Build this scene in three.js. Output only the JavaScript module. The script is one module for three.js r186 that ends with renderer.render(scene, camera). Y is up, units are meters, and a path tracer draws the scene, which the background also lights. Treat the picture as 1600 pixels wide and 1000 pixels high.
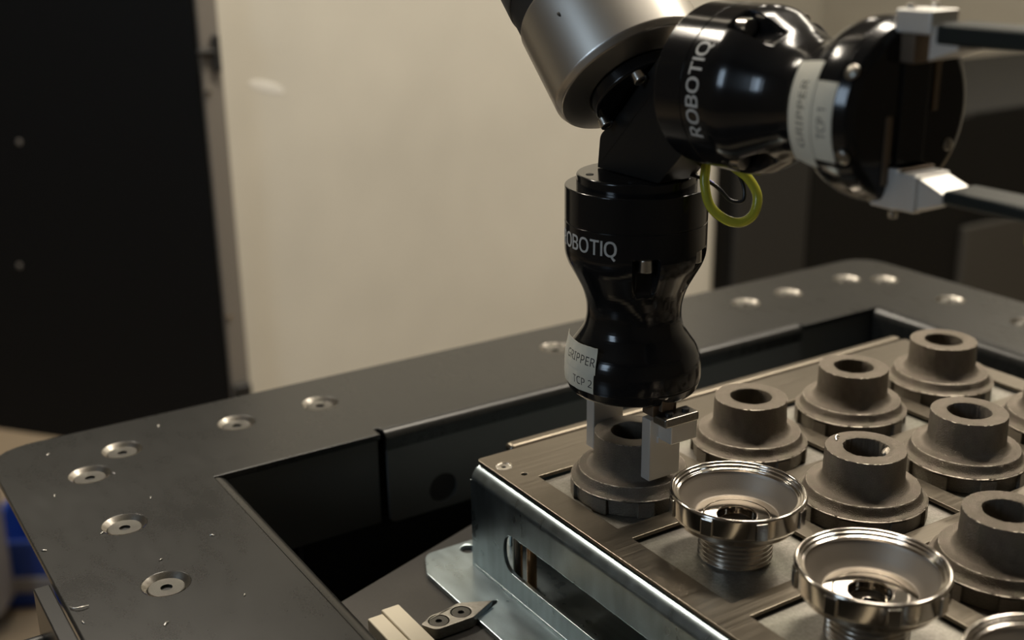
import * as THREE from 'three';
import { RoundedBoxGeometry } from 'three/addons/geometries/RoundedBoxGeometry.js';
import { TextGeometry } from 'three/addons/geometries/TextGeometry.js';
import { FontLoader } from 'three/addons/loaders/FontLoader.js';
import { ImprovedNoise } from 'three/addons/math/ImprovedNoise.js';
import { mergeGeometries, mergeVertices, toCreasedNormals } from 'three/addons/utils/BufferGeometryUtils.js';
import { RectAreaLightUniformsLib } from 'three/addons/lights/RectAreaLightUniformsLib.js';

// ---------------------------------------------------------------- camera, lamps, exposure (metres)
const scene = new THREE.Scene();
scene.background = new THREE.Color(0.01, 0.01, 0.011);
const FPX = 1877.3, PITCH = 0.3257, YAW = 0.56475, ROLL = -0.01307;
const camera = new THREE.PerspectiveCamera(2 * Math.atan(500 / FPX) * 180 / Math.PI, 1.6, 0.02, 30);
camera.position.set(-0.34256, 0.24348, 0.43127);
{
  const fw = new THREE.Vector3(Math.sin(YAW) * Math.cos(PITCH), -Math.sin(PITCH), -Math.cos(YAW) * Math.cos(PITCH));
  const r = new THREE.Vector3(Math.cos(YAW), 0, Math.sin(YAW)), u = new THREE.Vector3().crossVectors(r, fw);
  const r2 = r.clone().multiplyScalar(Math.cos(ROLL)).addScaledVector(u, Math.sin(ROLL));
  const u2 = u.clone().multiplyScalar(Math.cos(ROLL)).addScaledVector(r, -Math.sin(ROLL));
  camera.quaternion.setFromRotationMatrix(new THREE.Matrix4().makeBasis(r2, u2, fw.clone().negate()));
}
camera.focus = 0.565;
const APERTURE = 0.0068;                                   // metres across the lens opening
camera.userData.fStop = (camera.getFocalLength() / 1000) / APERTURE;

const renderer = new THREE.WebGLRenderer({ antialias: true });
renderer.toneMapping = THREE.LinearToneMapping;
renderer.toneMappingExposure = 1.0;
renderer.shadowMap.enabled = true;
RectAreaLightUniformsLib.init();
const LAMPS = [];                                           // filled here, built as fittings further down (mm)
const lamp = (name, label, pos, target, w, h, color, power, glow) => {
  const l = new THREE.RectAreaLight(color, power, w / 1000, h / 1000);
  l.position.set(pos[0] / 1000, pos[1] / 1000, pos[2] / 1000);
  l.lookAt(target[0] / 1000, target[1] / 1000, target[2] / 1000);
  l.castShadow = true;
  scene.add(l);
  LAMPS.push({ name, label, pos, target, w, h, color, glow });
};
const WARM = new THREE.Color(1, 0.9, 0.75), COOL = new THREE.Color(0.62, 0.8, 1);
lamp('ceiling_lamp', 'wide warm ceiling lamp far behind the beige panel', [-150, 1800, -1700], [100, 0, -100], 1000, 150, WARM, 58, 6);
lamp('ceiling_lamp', 'square warm ceiling lamp to the right of the robot', [1380, 1660, -120], [100, 0, 0], 300, 300, WARM, 58, 6);
lamp('ceiling_lamp', 'long warm ceiling lamp above the work table', [480, 1780, -420], [520, 0, -560], 1000, 220, WARM, 54, 6);
lamp('ceiling_lamp', 'warm ceiling lamp added close to the right wall to brighten it', [2900, 1780, -1500], [3050, 0, -1700], 700, 250, WARM, 28, 6);  // added only to brighten the far right wall
lamp('glint_lamp', 'small square hanging lamp at the far right, added for the glint in the first cup, nearest to the back wall', [2000, 1500, -2100], [0, 0, 60], 100, 90, WARM, 26, 6);  // added so the first cup floor shows a white reflection
lamp('glint_lamp', 'small square hanging lamp at the far right, added for the glint in the second cup, nearest to the table', [1996, 1500, -1560], [0, 0, 140], 100, 90, WARM, 26, 6);  // added for the white reflection in the second cup
lamp('window_fill_lamp', 'tall cool white panel added on the left wall in place of a window', [-2380, 900, 100], [0, 100, 0], 500, 900, COOL, 5.5, 3);  // stands in for cool window light from the left

// ---------------------------------------------------------------- helpers (lengths in millimetres, scaled to metres at the end)
const used = new Map();
const numbered = (n) => { const k = used.get(n) || 0; used.set(n, k + 1); return k ? n + '_' + String(k).padStart(3, '0') : n; };
function tag(o, label, category, group) { o.userData.label = label; o.userData.category = category; if (group) o.userData.group = group; return o; }
function thing(name, label, category, pos = [0, 0, 0], group) {
  const o = new THREE.Group(); o.name = numbered(name); o.position.set(...pos); scene.add(o);
  return tag(o, label, category, group);
}
function part(name, geo, mat, parent, label) {
  const m = new THREE.Mesh(geo, mat); m.name = name; m.castShadow = m.receiveShadow = true; parent.add(m);
  if (label) m.userData.label = label;
  return m;
}
function solo(name, geo, mat, label, category, group) { const m = part(numbered(name), geo, mat, scene); return tag(m, label, category, group); }
function struct(name, geo, mat) { const m = part(name, geo, mat, scene); m.userData.kind = 'structure'; return m; }
const V2 = (a) => a.map(([x, y]) => new THREE.Vector2(x, y));
const seeded = (s) => () => { s = (s + 0x6d2b79f5) | 0; let t = Math.imul(s ^ (s >>> 15), 1 | s); t = (t + Math.imul(t ^ (t >>> 7), 61 | t)) ^ t; return ((t ^ (t >>> 14)) >>> 0) / 4294967296; };
const P = new ImprovedNoise();
const smooth = (a, b, x) => { const t = Math.min(1, Math.max(0, (x - a) / (b - a))); return t * t * (3 - 2 * t); };

// lathe from [r, y] points; corners are rounded a little by inserting chamfer points; uv in tiles of `tile` mm
function lathe(pts, seg = 64, tile = 24, crease = 0.6) {
  const g0 = new THREE.LatheGeometry(V2(pts), seg);
  const uv = g0.attributes.uv, n = pts.length; let len = [0], rm = 0;
  for (let i = 1; i < n; i++) { len[i] = len[i - 1] + Math.hypot(pts[i][0] - pts[i - 1][0], pts[i][1] - pts[i - 1][1]); rm = Math.max(rm, pts[i][0]); }
  const k = Math.max(1, Math.round(2 * Math.PI * rm / tile));
  for (let i = 0; i <= seg; i++) for (let j = 0; j < n; j++) uv.setXY(i * n + j, (i / seg) * k, len[j] / tile);
  return crease ? toCreasedNormals(g0, crease) : g0;
}
// rounds the corners of an [r, y] profile
function soften(pts, rad = 0.6, steps = 3) {
  const out = [pts[0]];
  for (let i = 1; i < pts.length - 1; i++) {
    const [p, q, s] = [pts[i - 1], pts[i], pts[i + 1]], a = Math.hypot(p[0] - q[0], p[1] - q[1]), b = Math.hypot(s[0] - q[0], s[1] - q[1]);
    const r = Math.min(pts[i][2] ?? rad, a * 0.45, b * 0.45);
    if (r < 0.02) { out.push([q[0], q[1]]); continue; }
    const A = [q[0] + (p[0] - q[0]) * r / a, q[1] + (p[1] - q[1]) * r / a], B = [q[0] + (s[0] - q[0]) * r / b, q[1] + (s[1] - q[1]) * r / b];
    for (let k = 0; k <= steps; k++) { const t = k / steps, c = (1 - t) * (1 - t), d = 2 * t * (1 - t), e = t * t; out.push([A[0] * c + q[0] * d + B[0] * e, A[1] * c + q[1] * d + B[1] * e]); }
  }
  out.push(pts[pts.length - 1]);
  const tight = [];                                          // short support spans keep flat faces flat under smooth shading
  out.forEach((p, i) => {
    if (i) { const q = out[i - 1], l = Math.hypot(p[0] - q[0], p[1] - q[1]); if (l > 1) for (const k of [0.1 / l, 1 - 0.1 / l]) tight.push([q[0] + (p[0] - q[0]) * k, q[1] + (p[1] - q[1]) * k]); }
    tight.push([p[0], p[1]]);
  });
  return tight.map(([x, y]) => [Math.max(0, x), y]);
}
// box-projected uv in tiles of `tile` mm
function uvBox(g, tile = 100) {
  const q = g.index ? g.toNonIndexed() : g; const p = q.attributes.position, uv = new Float32Array(p.count * 2);
  const a = new THREE.Vector3(), b = new THREE.Vector3(), c = new THREE.Vector3(), n = new THREE.Vector3();
  for (let i = 0; i < p.count; i += 3) {
    a.fromBufferAttribute(p, i); b.fromBufferAttribute(p, i + 1); c.fromBufferAttribute(p, i + 2);
    n.copy(b).sub(a).cross(c.clone().sub(a)); const X = Math.abs(n.x), Y = Math.abs(n.y), Z = Math.abs(n.z);
    [a, b, c].forEach((v, k) => { const [s, t] = Y >= X && Y >= Z ? [v.x, v.z] : X >= Z ? [v.z, v.y] : [v.x, v.y]; uv[(i + k) * 2] = s / tile; uv[(i + k) * 2 + 1] = t / tile; });
  }
  q.setAttribute('uv', new THREE.BufferAttribute(uv, 2));
  return q;
}
const rbox = (w, h, d, r, x = 0, y = 0, z = 0, tile = 100) => uvBox(new RoundedBoxGeometry(w, h, d, 2, Math.min(r, w / 2.01, h / 2.01, d / 2.01)).translate(x, y, z), tile);
// box from corner to corner
const cbox = (x0, x1, y0, y1, z0, z1, r = 0.5, tile = 100) => rbox(x1 - x0, y1 - y0, z1 - z0, r, (x0 + x1) / 2, (y0 + y1) / 2, (z0 + z1) / 2, tile);
const merge = (gs) => mergeGeometries(gs.map((g) => { const q = g.index ? g.toNonIndexed() : g; for (const k of Object.keys(q.attributes)) if (!['position', 'normal', 'uv'].includes(k)) q.deleteAttribute(k); return q; }));
// horizontal plate: outline in [x, z]; top at y, thickness t, holes as lists or {x, z, r}
function pathOf(pts, rad, Type = THREE.Shape) {
  const s = new Type(), n = pts.length;
  for (let i = 0; i < n; i++) {
    const p = pts[(i + n - 1) % n], q = pts[i], e = pts[(i + 1) % n], a = Math.hypot(p[0] - q[0], p[1] - q[1]), b = Math.hypot(e[0] - q[0], e[1] - q[1]), r = Math.min(q[2] ?? rad, a * 0.49, b * 0.49);
    const A = [q[0] + (p[0] - q[0]) * r / a, q[1] + (p[1] - q[1]) * r / a], B = [q[0] + (e[0] - q[0]) * r / b, q[1] + (e[1] - q[1]) * r / b];
    if (i) s.lineTo(...A); else s.moveTo(...A);
    if (r > 0.01) s.quadraticCurveTo(q[0], q[1], B[0], B[1]);
  }
  s.closePath();
  return s;
}
function plateShape(pts, rad, holes = []) {
  const s = pathOf(pts, rad);
  for (const h of holes) {
    if (Array.isArray(h)) s.holes.push(pathOf(h, 0.8, THREE.Path));
    else { const c = new THREE.Path(); c.absarc(h.x, h.z, h.r, 0, Math.PI * 2, true); s.holes.push(c); }
  }
  return s;
}
function plate(pts, y, t, { rad = 0, holes = [], bevel = 0.4, tile = 100 } = {}) {
  const g = new THREE.ExtrudeGeometry(plateShape(pts, rad, holes), { depth: t - 2 * bevel, bevelEnabled: bevel > 0, bevelThickness: bevel, bevelSize: bevel, bevelOffset: -bevel, bevelSegments: 2, curveSegments: 16 });
  g.translate(0, 0, bevel).rotateX(Math.PI / 2).translate(0, y, 0);       // shape (x, y) -> (x, z), going down from y
  return uvBox(g, tile);
}
// upright plate in the z-y plane (normal x), from x0 to x0 + t ; pts as [z, y]
function sidePlate(pts, x0, t, { rad = 0, holes = [], bevel = 0.3, tile = 100 } = {}) {
  const g = new THREE.ExtrudeGeometry(plateShape(pts, rad, holes), { depth: t - 2 * bevel, bevelEnabled: bevel > 0, bevelThickness: bevel, bevelSize: bevel, bevelOffset: -bevel, bevelSegments: 2, curveSegments: 16 });
  g.translate(0, 0, bevel).rotateY(-Math.PI / 2).translate(x0 + t, 0, 0);     // shape x -> +z, extrusion -> -x
  return uvBox(g, tile);
}
// upright plate in the x-y plane, from z0 to z0 + t
function frontPlate(pts, z0, t, { rad = 0, holes = [], bevel = 0.3, tile = 100 } = {}) {
  const g = new THREE.ExtrudeGeometry(plateShape(pts, rad, holes), { depth: t - 2 * bevel, bevelEnabled: bevel > 0, bevelThickness: bevel, bevelSize: bevel, bevelOffset: -bevel, bevelSegments: 2, curveSegments: 16 });
  return uvBox(g.translate(0, 0, z0 + bevel), tile);
}
const tube = (pts, r, seg = 40, rs = 10) => new THREE.TubeGeometry(new THREE.CatmullRomCurve3(pts.map((p) => new THREE.Vector3(...p))), seg, r, rs);
// sweep of an open [a, b] section along an axis, used for bent sheet edges. map(a, b, s) -> [x, y, z]
function sheet(section, s0, s1, map, flip = false) {
  const n = section.length, pos = [], idx = [], uv = []; let l = 0;
  section.forEach(([a, b], i) => { if (i) l += Math.hypot(a - section[i - 1][0], b - section[i - 1][1]); pos.push(...map(a, b, s0), ...map(a, b, s1)); uv.push(s0 / 100, l / 100, s1 / 100, l / 100); });
  for (let i = 0; i < n - 1; i++) { const q = i * 2; idx.push(...(flip ? [q, q + 2, q + 1, q + 1, q + 2, q + 3] : [q, q + 1, q + 2, q + 1, q + 3, q + 2])); }
  const g = new THREE.BufferGeometry(); g.setAttribute('position', new THREE.Float32BufferAttribute(pos, 3)); g.setAttribute('uv', new THREE.Float32BufferAttribute(uv, 2)); g.setIndex(idx);
  return toCreasedNormals(g, 0.5);
}
// closed section swept straight: a thick bent sheet
function bentSheet(outer, thick, s0, s1, map, tile = 100) {
  outer = outer.filter((p, i) => !i || Math.hypot(p[0] - outer[i - 1][0], p[1] - outer[i - 1][1]) > 1e-3);
  const n = outer.length, inner = outer.map((p, i) => {
    const a = outer[Math.max(0, i - 1)], b = outer[Math.min(n - 1, i + 1)], l = Math.hypot(b[0] - a[0], b[1] - a[1]);
    return [p[0] + (b[1] - a[1]) / l * thick, p[1] - (b[0] - a[0]) / l * thick];
  });
  const sh = new THREE.Shape(V2([...outer, ...inner.reverse()]));
  const g = new THREE.ExtrudeGeometry(sh, { depth: s1 - s0, bevelEnabled: false, curveSegments: 1 });
  const p = g.attributes.position;
  for (let i = 0; i < p.count; i++) p.setXYZ(i, ...map(p.getX(i), p.getY(i), s0 + p.getZ(i)));
  const a = new THREE.Vector3(...map(1, 0, 0)).sub(new THREE.Vector3(...map(0, 0, 0))), b = new THREE.Vector3(...map(0, 1, 0)).sub(new THREE.Vector3(...map(0, 0, 0))), c = new THREE.Vector3(...map(0, 0, 1)).sub(new THREE.Vector3(...map(0, 0, 0)));
  if (a.cross(b).dot(c) < 0) { const u = g.attributes.uv; for (const at of [p, u]) for (let i = 0; i < at.count; i += 3) for (let k = 0; k < at.itemSize; k++) { const q = at.array; const t = q[(i + 1) * at.itemSize + k]; q[(i + 1) * at.itemSize + k] = q[(i + 2) * at.itemSize + k]; q[(i + 2) * at.itemSize + k] = t; } }
  g.deleteAttribute('normal');
  return uvBox(toCreasedNormals(g, 0.45), tile);
}
const arc = (cx, cy, r, a0, a1, n = 8) => Array.from({ length: n + 1 }, (_, i) => { const a = (a0 + (a1 - a0) * i / n) * Math.PI / 180; return [cx + r * Math.cos(a), cy + r * Math.sin(a)]; });

// ---------------------------------------------------------------- procedural textures
function tex(size, fn, srgb = false) {                       // fn(u, v) -> grey or [r, g, b], 0..1
  const d = new Uint8Array(size * size * 4);
  for (let y = 0; y < size; y++) for (let x = 0; x < size; x++) { const c = fn(x / size, y / size), k = (y * size + x) * 4; for (let i = 0; i < 3; i++) d[k + i] = 255 * Math.min(1, Math.max(0, Array.isArray(c) ? c[i] : c)); d[k + 3] = 255; }
  const t = new THREE.DataTexture(d, size, size); t.wrapS = t.wrapT = THREE.RepeatWrapping; t.magFilter = THREE.LinearFilter; t.minFilter = THREE.LinearMipmapLinearFilter; t.generateMipmaps = true;
  if (srgb) t.colorSpace = THREE.SRGBColorSpace; t.needsUpdate = true;
  return t;
}
const tn = (u, v, fx, fy, z) => {                             // tileable noise
  const n = (a, b) => P.noise(a * fx, b * fy, z), w = (t) => smooth(0.8, 1, t), wu = w(u), wv = w(v);
  return (n(u, v) * (1 - wu) + n(u - 1, v) * wu) * (1 - wv) + (n(u, v - 1) * (1 - wu) + n(u - 1, v - 1) * wu) * wv;
};
const rnd = seeded(7);
const grain = Float32Array.from({ length: 512 * 512 }, () => rnd());
const gr = (u, v) => grain[(Math.floor(v * 512) % 512) * 512 + Math.floor(u * 512) % 512];
const castBump = tex(512, (u, v) => 0.5 + 0.22 * tn(u, v, 40, 40, 1) + 0.2 * tn(u, v, 90, 90, 2) + 0.12 * (gr(u, v) - 0.5));
const castTint = tex(256, (u, v) => { const k = 0.88 + 0.06 * tn(u, v, 4, 4, 3) + 0.07 * tn(u, v, 30, 30, 4) + 0.08 * tn(u, v, 70, 70, 9); return [k, k * (0.985 + 0.02 * tn(u, v, 3, 3, 8)), k * 0.97]; }, true);
const brushRough = tex(512, (u, v) => 0.38 + 0.1 * tn(u, v, 4, 160, 5) + 0.03 * tn(u, v, 6, 6, 6) + 0.08 * (gr(0.1, v) - 0.5));
const brushBump = tex(512, (u, v) => 0.5 + 0.3 * tn(u, v, 5, 220, 7) + 0.1 * (gr(0.3, v) - 0.5));
const galvTint = tex(512, (u, v) => { const k = 0.86 + 0.09 * tn(u, v, 9, 3, 11) + 0.08 * tn(u, v, 24, 6, 12) + 0.05 * (gr(u, v) - 0.5); return [k * 0.97, k, k * 1.01]; }, true);
const galvRough = tex(512, (u, v) => 0.3 + 0.05 * tn(u, v, 12, 4, 13) + 0.03 * tn(u, v, 30, 22, 14));
const tableTint = tex(512, (u, v) => 0.92 + 0.04 * tn(u, v, 3, 3, 15) + 0.02 * tn(u, v, 20, 20, 16) + 0.05 * (gr(u, v) - 0.5), true);
const tableRough = tex(512, (u, v) => 0.29 + 0.03 * tn(u, v, 5, 5, 17) + 0.02 * tn(u, v, 40, 14, 18) + 0.03 * (gr(u, v) - 0.5));
const wallTint = tex(256, (u, v) => 0.95 + 0.025 * tn(u, v, 3, 4, 19) + 0.015 * tn(u, v, 12, 9, 20), true);

// ---------------------------------------------------------------- materials
const std = (r, g, b, rough, metal, extra = {}) => new THREE.MeshPhysicalMaterial({ color: new THREE.Color().setRGB(r, g, b), roughness: rough, metalness: metal, ...extra });
const M = {
  cast: std(0.265, 0.236, 0.197, 0.45, 0.85, { map: castTint, bumpMap: castBump, bumpScale: 0.0008 }),
  castEdge: std(0.42, 0.375, 0.315, 0.34, 0.95, { bumpMap: castBump, bumpScale: 0.0003 }),
  polish: std(0.6, 0.555, 0.5, 0.12, 1),
  turned: std(0.7, 0.66, 0.6, 0.22, 1),
  bowlFloor: std(0.34, 0.31, 0.27, 0.1, 1),
  bowl: std(0.34, 0.3, 0.255, 0.5, 0.95, { bumpMap: castBump, bumpScale: 0.00006 }),
  black: std(0.008, 0.008, 0.0085, 0.15, 0, { specularIntensity: 0.8 }),
  blackMatte: std(0.016, 0.016, 0.016, 0.45, 0),
  cavity: std(0.016, 0.015, 0.014, 0.7, 0),
  table: std(0.02, 0.02, 0.0185, 1, 0, { specularIntensity: 0.8, map: tableTint, roughnessMap: tableRough }),
  tableDark: std(0.09, 0.09, 0.085, 0.45, 0.2),
  plate: std(0.2, 0.174, 0.137, 1, 1, { roughnessMap: brushRough, bumpMap: brushBump, bumpScale: 0.000012 }),
  sheet: std(0.42, 0.41, 0.37, 0.5, 0.9, { map: castTint }),
  galv: std(0.68, 0.75, 0.78, 1, 1, { map: galvTint, roughnessMap: galvRough }),
  base: std(0.11, 0.105, 0.1, 0.32, 0.8, { map: tableTint }),
  silver: std(0.66, 0.63, 0.58, 0.36, 1),
  ring: std(0.56, 0.53, 0.48, 0.36, 1),
  joint: std(0.075, 0.07, 0.065, 0.5, 0.2),
  rubber: std(0.015, 0.015, 0.015, 0.6, 0),
  bolt: std(0.66, 0.63, 0.58, 0.25, 1),
  zinc: std(0.4, 0.385, 0.355, 0.34, 1, { map: castTint }),
  headSteel: std(0.12, 0.118, 0.11, 0.42, 0.9, { map: castTint }),
  stripBlack: std(0.012, 0.012, 0.012, 0.3, 0),
  wedgeBlack: std(0.01, 0.01, 0.01, 0.32, 0, { specularIntensity: 0.6 }),
  wallFar: std(0.6, 0.57, 0.49, 0.8, 0, { map: wallTint }),
  panelGlint: std(0.85, 0.83, 0.77, 0.5, 0),
  socket: std(0.02, 0.02, 0.02, 0.5, 0.3),
  alu: std(0.8, 0.78, 0.74, 0.4, 0.7, { bumpMap: brushBump, bumpScale: 0.00002 }),
  rack: std(0.16, 0.12, 0.085, 0.5, 0.7),
  white: std(0.55, 0.54, 0.5, 0.5, 0),
  beigeBar: std(0.62, 0.56, 0.44, 0.42, 0),
  panel: std(0.8, 0.765, 0.67, 0.42, 0, { map: wallTint }),
  darkDoor: std(0.007, 0.007, 0.007, 0.6, 0, { specularIntensity: 0.4 }),
  post: std(0.21, 0.19, 0.165, 0.6, 0),
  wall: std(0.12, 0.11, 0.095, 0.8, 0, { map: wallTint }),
  ceiling: std(0.22, 0.2, 0.17, 0.9, 0),
  floor: std(0.33, 0.26, 0.18, 0.6, 0, { map: wallTint }),
  cabinet: std(0.006, 0.006, 0.0055, 0.6, 0, { specularIntensity: 0.4 }),
  cabinetSideLit: std(0.022, 0.0215, 0.02, 0.6, 0),
  cabinetBrown: std(0.055, 0.051, 0.043, 0.7, 0),
  blue: std(0.01, 0.05, 0.32, 0.5, 0),
  greyPlastic: std(0.3, 0.29, 0.3, 0.6, 0),
  brass: std(0.75, 0.42, 0.2, 0.35, 1),
  wire: std(0.5, 0.5, 0.06, 0.18, 0, { transmission: 0.35, thickness: 0.001, ior: 1.4 }),
  wireBlack: std(0.012, 0.012, 0.014, 0.35, 0),
  wireBlue: std(0.02, 0.015, 0.3, 0.35, 0),
  logo: std(0.5, 0.49, 0.46, 0.5, 0),
  teal: std(0.012, 0.018, 0.018, 0.32, 0.1),
  yellow: std(0.62, 0.56, 0.05, 0.45, 0),
  red: std(0.4, 0.04, 0.03, 0.45, 0),
  shaving: std(0.7, 0.68, 0.64, 0.3, 1),
};

// ---------------------------------------------------------------- the room (structure)
const RX0 = -2500, RX1 = 3600, RZ0 = -3300, RZ1 = 2500, FLOOR = -900, CEIL = 1900;
struct('floor', cbox(RX0 - 100, RX1 + 100, FLOOR - 100, FLOOR, RZ0 - 100, RZ1 + 100, 1, 1000), M.floor);
struct('ceiling', cbox(RX0 - 100, RX1 + 100, CEIL, CEIL + 100, RZ0 - 100, RZ1 + 100, 1, 1000), M.ceiling);
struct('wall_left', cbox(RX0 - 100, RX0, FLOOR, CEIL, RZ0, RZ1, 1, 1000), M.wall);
struct('wall_right', cbox(RX1, RX1 + 100, FLOOR, CEIL, RZ0, RZ1, 1, 1000), M.wallFar);
struct('wall_back', cbox(RX0 - 100, RX1 + 100, FLOOR, CEIL, RZ0 - 100, RZ0, 1, 1000), M.wallFar);
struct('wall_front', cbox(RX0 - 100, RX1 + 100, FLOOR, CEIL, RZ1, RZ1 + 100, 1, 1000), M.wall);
for (const L of LAMPS) {                                    // fittings: a housing and a glowing diffuser just behind the light
  const o = thing(L.name, L.label, 'lamp', L.pos);
  const m = new THREE.Matrix4().lookAt(new THREE.Vector3(...L.target), new THREE.Vector3(...L.pos), new THREE.Vector3(0, 1, 0.001));
  o.quaternion.setFromRotationMatrix(m);                    // local +z looks at the target
  part('housing', rbox(L.w + 40, L.h + 40, 50, 4, 0, 0, -40), M.white, o);
  part('diffuser', rbox(L.w, L.h, 8, 2, 0, 0, -12), std(0.8, 0.8, 0.8, 0.6, 0, { emissive: L.color, emissiveIntensity: L.glow }), o);
  if (L.pos[1] > 1000) part('hanger', rbox(20, 20, CEIL - L.pos[1] - 60, 3, 0, 0, -60 - (CEIL - L.pos[1] - 60) / 2), M.white, o);
  else part('hanger', rbox(40, 40, 120, 3, 0, 0, -120), M.white, o);
}

// ---------------------------------------------------------------- far machines
{
  const o = thing('machine_panel', 'large beige sheet metal wall panel behind the table', 'panel', [570, FLOOR, -1020]);
  part('panel_sheet', frontPlate([[-417, 0], [395, 0], [395, 1480], [-417, 1480]], -20, 20, { rad: 0, bevel: 1.5, tile: 600 }), M.panel, o);
  part('painted_reflection', new THREE.SphereGeometry(1, 32, 16).scale(24, 8, 0.6).rotateZ(-0.3).translate(216 - 570, 41 - FLOOR, 0), M.panelGlint, o, 'pale lamp reflection painted on the panel');  // lamp reflection on the glossy panel, painted as a pale spot
  part('rounded_edge', new THREE.CylinderGeometry(22, 22, 1480, 24).translate(395, 740, -22), M.panel, o);
}
{
  const o = thing('door_post', 'narrow grey brown post with a small black latch between dark door and beige panel', 'post', [141, FLOOR, -1003]);
  part('post_body', rbox(25, 1300, 8, 2, 0, 650, 2), M.post, o);
  const l = part('latch', rbox(9, 44, 8, 3, 6, 990, 9), M.cavity, o, 'small black latch');
  part('latch_pin', new THREE.CylinderGeometry(4, 4, 22, 16).rotateZ(Math.PI / 2).translate(-6, 992, 9), M.cavity, l);
  part('foot_catch', rbox(24, 26, 10, 3, 0, 553, 9), M.blackMatte, o, 'black catch near table height');
  for (const y of [945, 660]) part('screw', new THREE.CylinderGeometry(3, 3, 5, 12).rotateX(Math.PI / 2).translate(-8, y, 6), M.bolt, o);
}
{
  const o = thing('cabinet_door', 'tall matte black door standing open at the far left', 'door', [127, FLOOR, -1003]);
  const g = frontPlate([[-720, 444], [-2, 452], [-2, 1300], [-720, 1300]], -15, 15, { rad: 4, bevel: 1 }); o.rotation.y = -Math.atan2(0.79, 0.61);
  part('door_sheet', g, M.darkDoor, o);
  for (const [x, y] of [[-285, 870], [-315, 700], [-410, 770], [-420, 900]]) part('rivet', new THREE.SphereGeometry(4, 12, 8).scale(1, 1, 0.5).translate(x, y, 0), M.post, o);
}
{
  const o = thing('dark_cabinet', 'low dark machine cabinet behind the right half of the table', 'cabinet', [1000, FLOOR, -1000]);
  part('cabinet_body', cbox(8, 1600, 0, 780, -600, -12, 6), M.cabinet, o);
  part('front_panel', cbox(8, 172, 0, 776, -12, 0, 4), M.cabinetSideLit, o, 'left front panel with side light painted as dark grey');  // side light painted in: same black cabinet in a lighter grey
  part('front_panel', cbox(176, 596, 0, 776, -12, -4, 4), M.cabinet, o, 'black middle front panel');
  part('front_panel', cbox(600, 1600, 0, 560, -12, 6, 4), M.cabinetBrown, o, 'brown grey lower front panel');
}
{
  const o = thing('storage_bin', 'blue plastic bin on the floor beyond the left edge of the table', 'bin', [60, FLOOR, -1640]);
  o.rotation.y = -0.5;
  const w = (a, b, c, d, e, f) => cbox(a, b, c, d, e, f, 4);
  part('bin_shell', merge([w(-170, 170, 0, 12, -120, 120), w(-170, 170, 0, 130, 108, 120), w(-170, 170, 0, 130, -120, -108), w(-170, -158, 0, 130, -120, 120), w(158, 170, 0, 130, -120, 120)]), M.blue, o);
  part('bin_band', w(-172, 172, 32, 62, 112, 124), M.greyPlastic, o, 'grey band around the bin');
}
{
  const o = thing('floor_cart', 'grey slab sided cart at the far lower left', 'cart', [-130, FLOOR, -1560]);
  o.rotation.y = -0.5;
  part('cart_side', cbox(-150, 20, 30, 330, -40, 40, 10), M.greyPlastic, o);
  for (const x of [-110, -20]) part('wheel', new THREE.CylinderGeometry(26, 26, 18, 24).rotateX(Math.PI / 2).translate(x, 26, 0), M.rubber, o);
}

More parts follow.
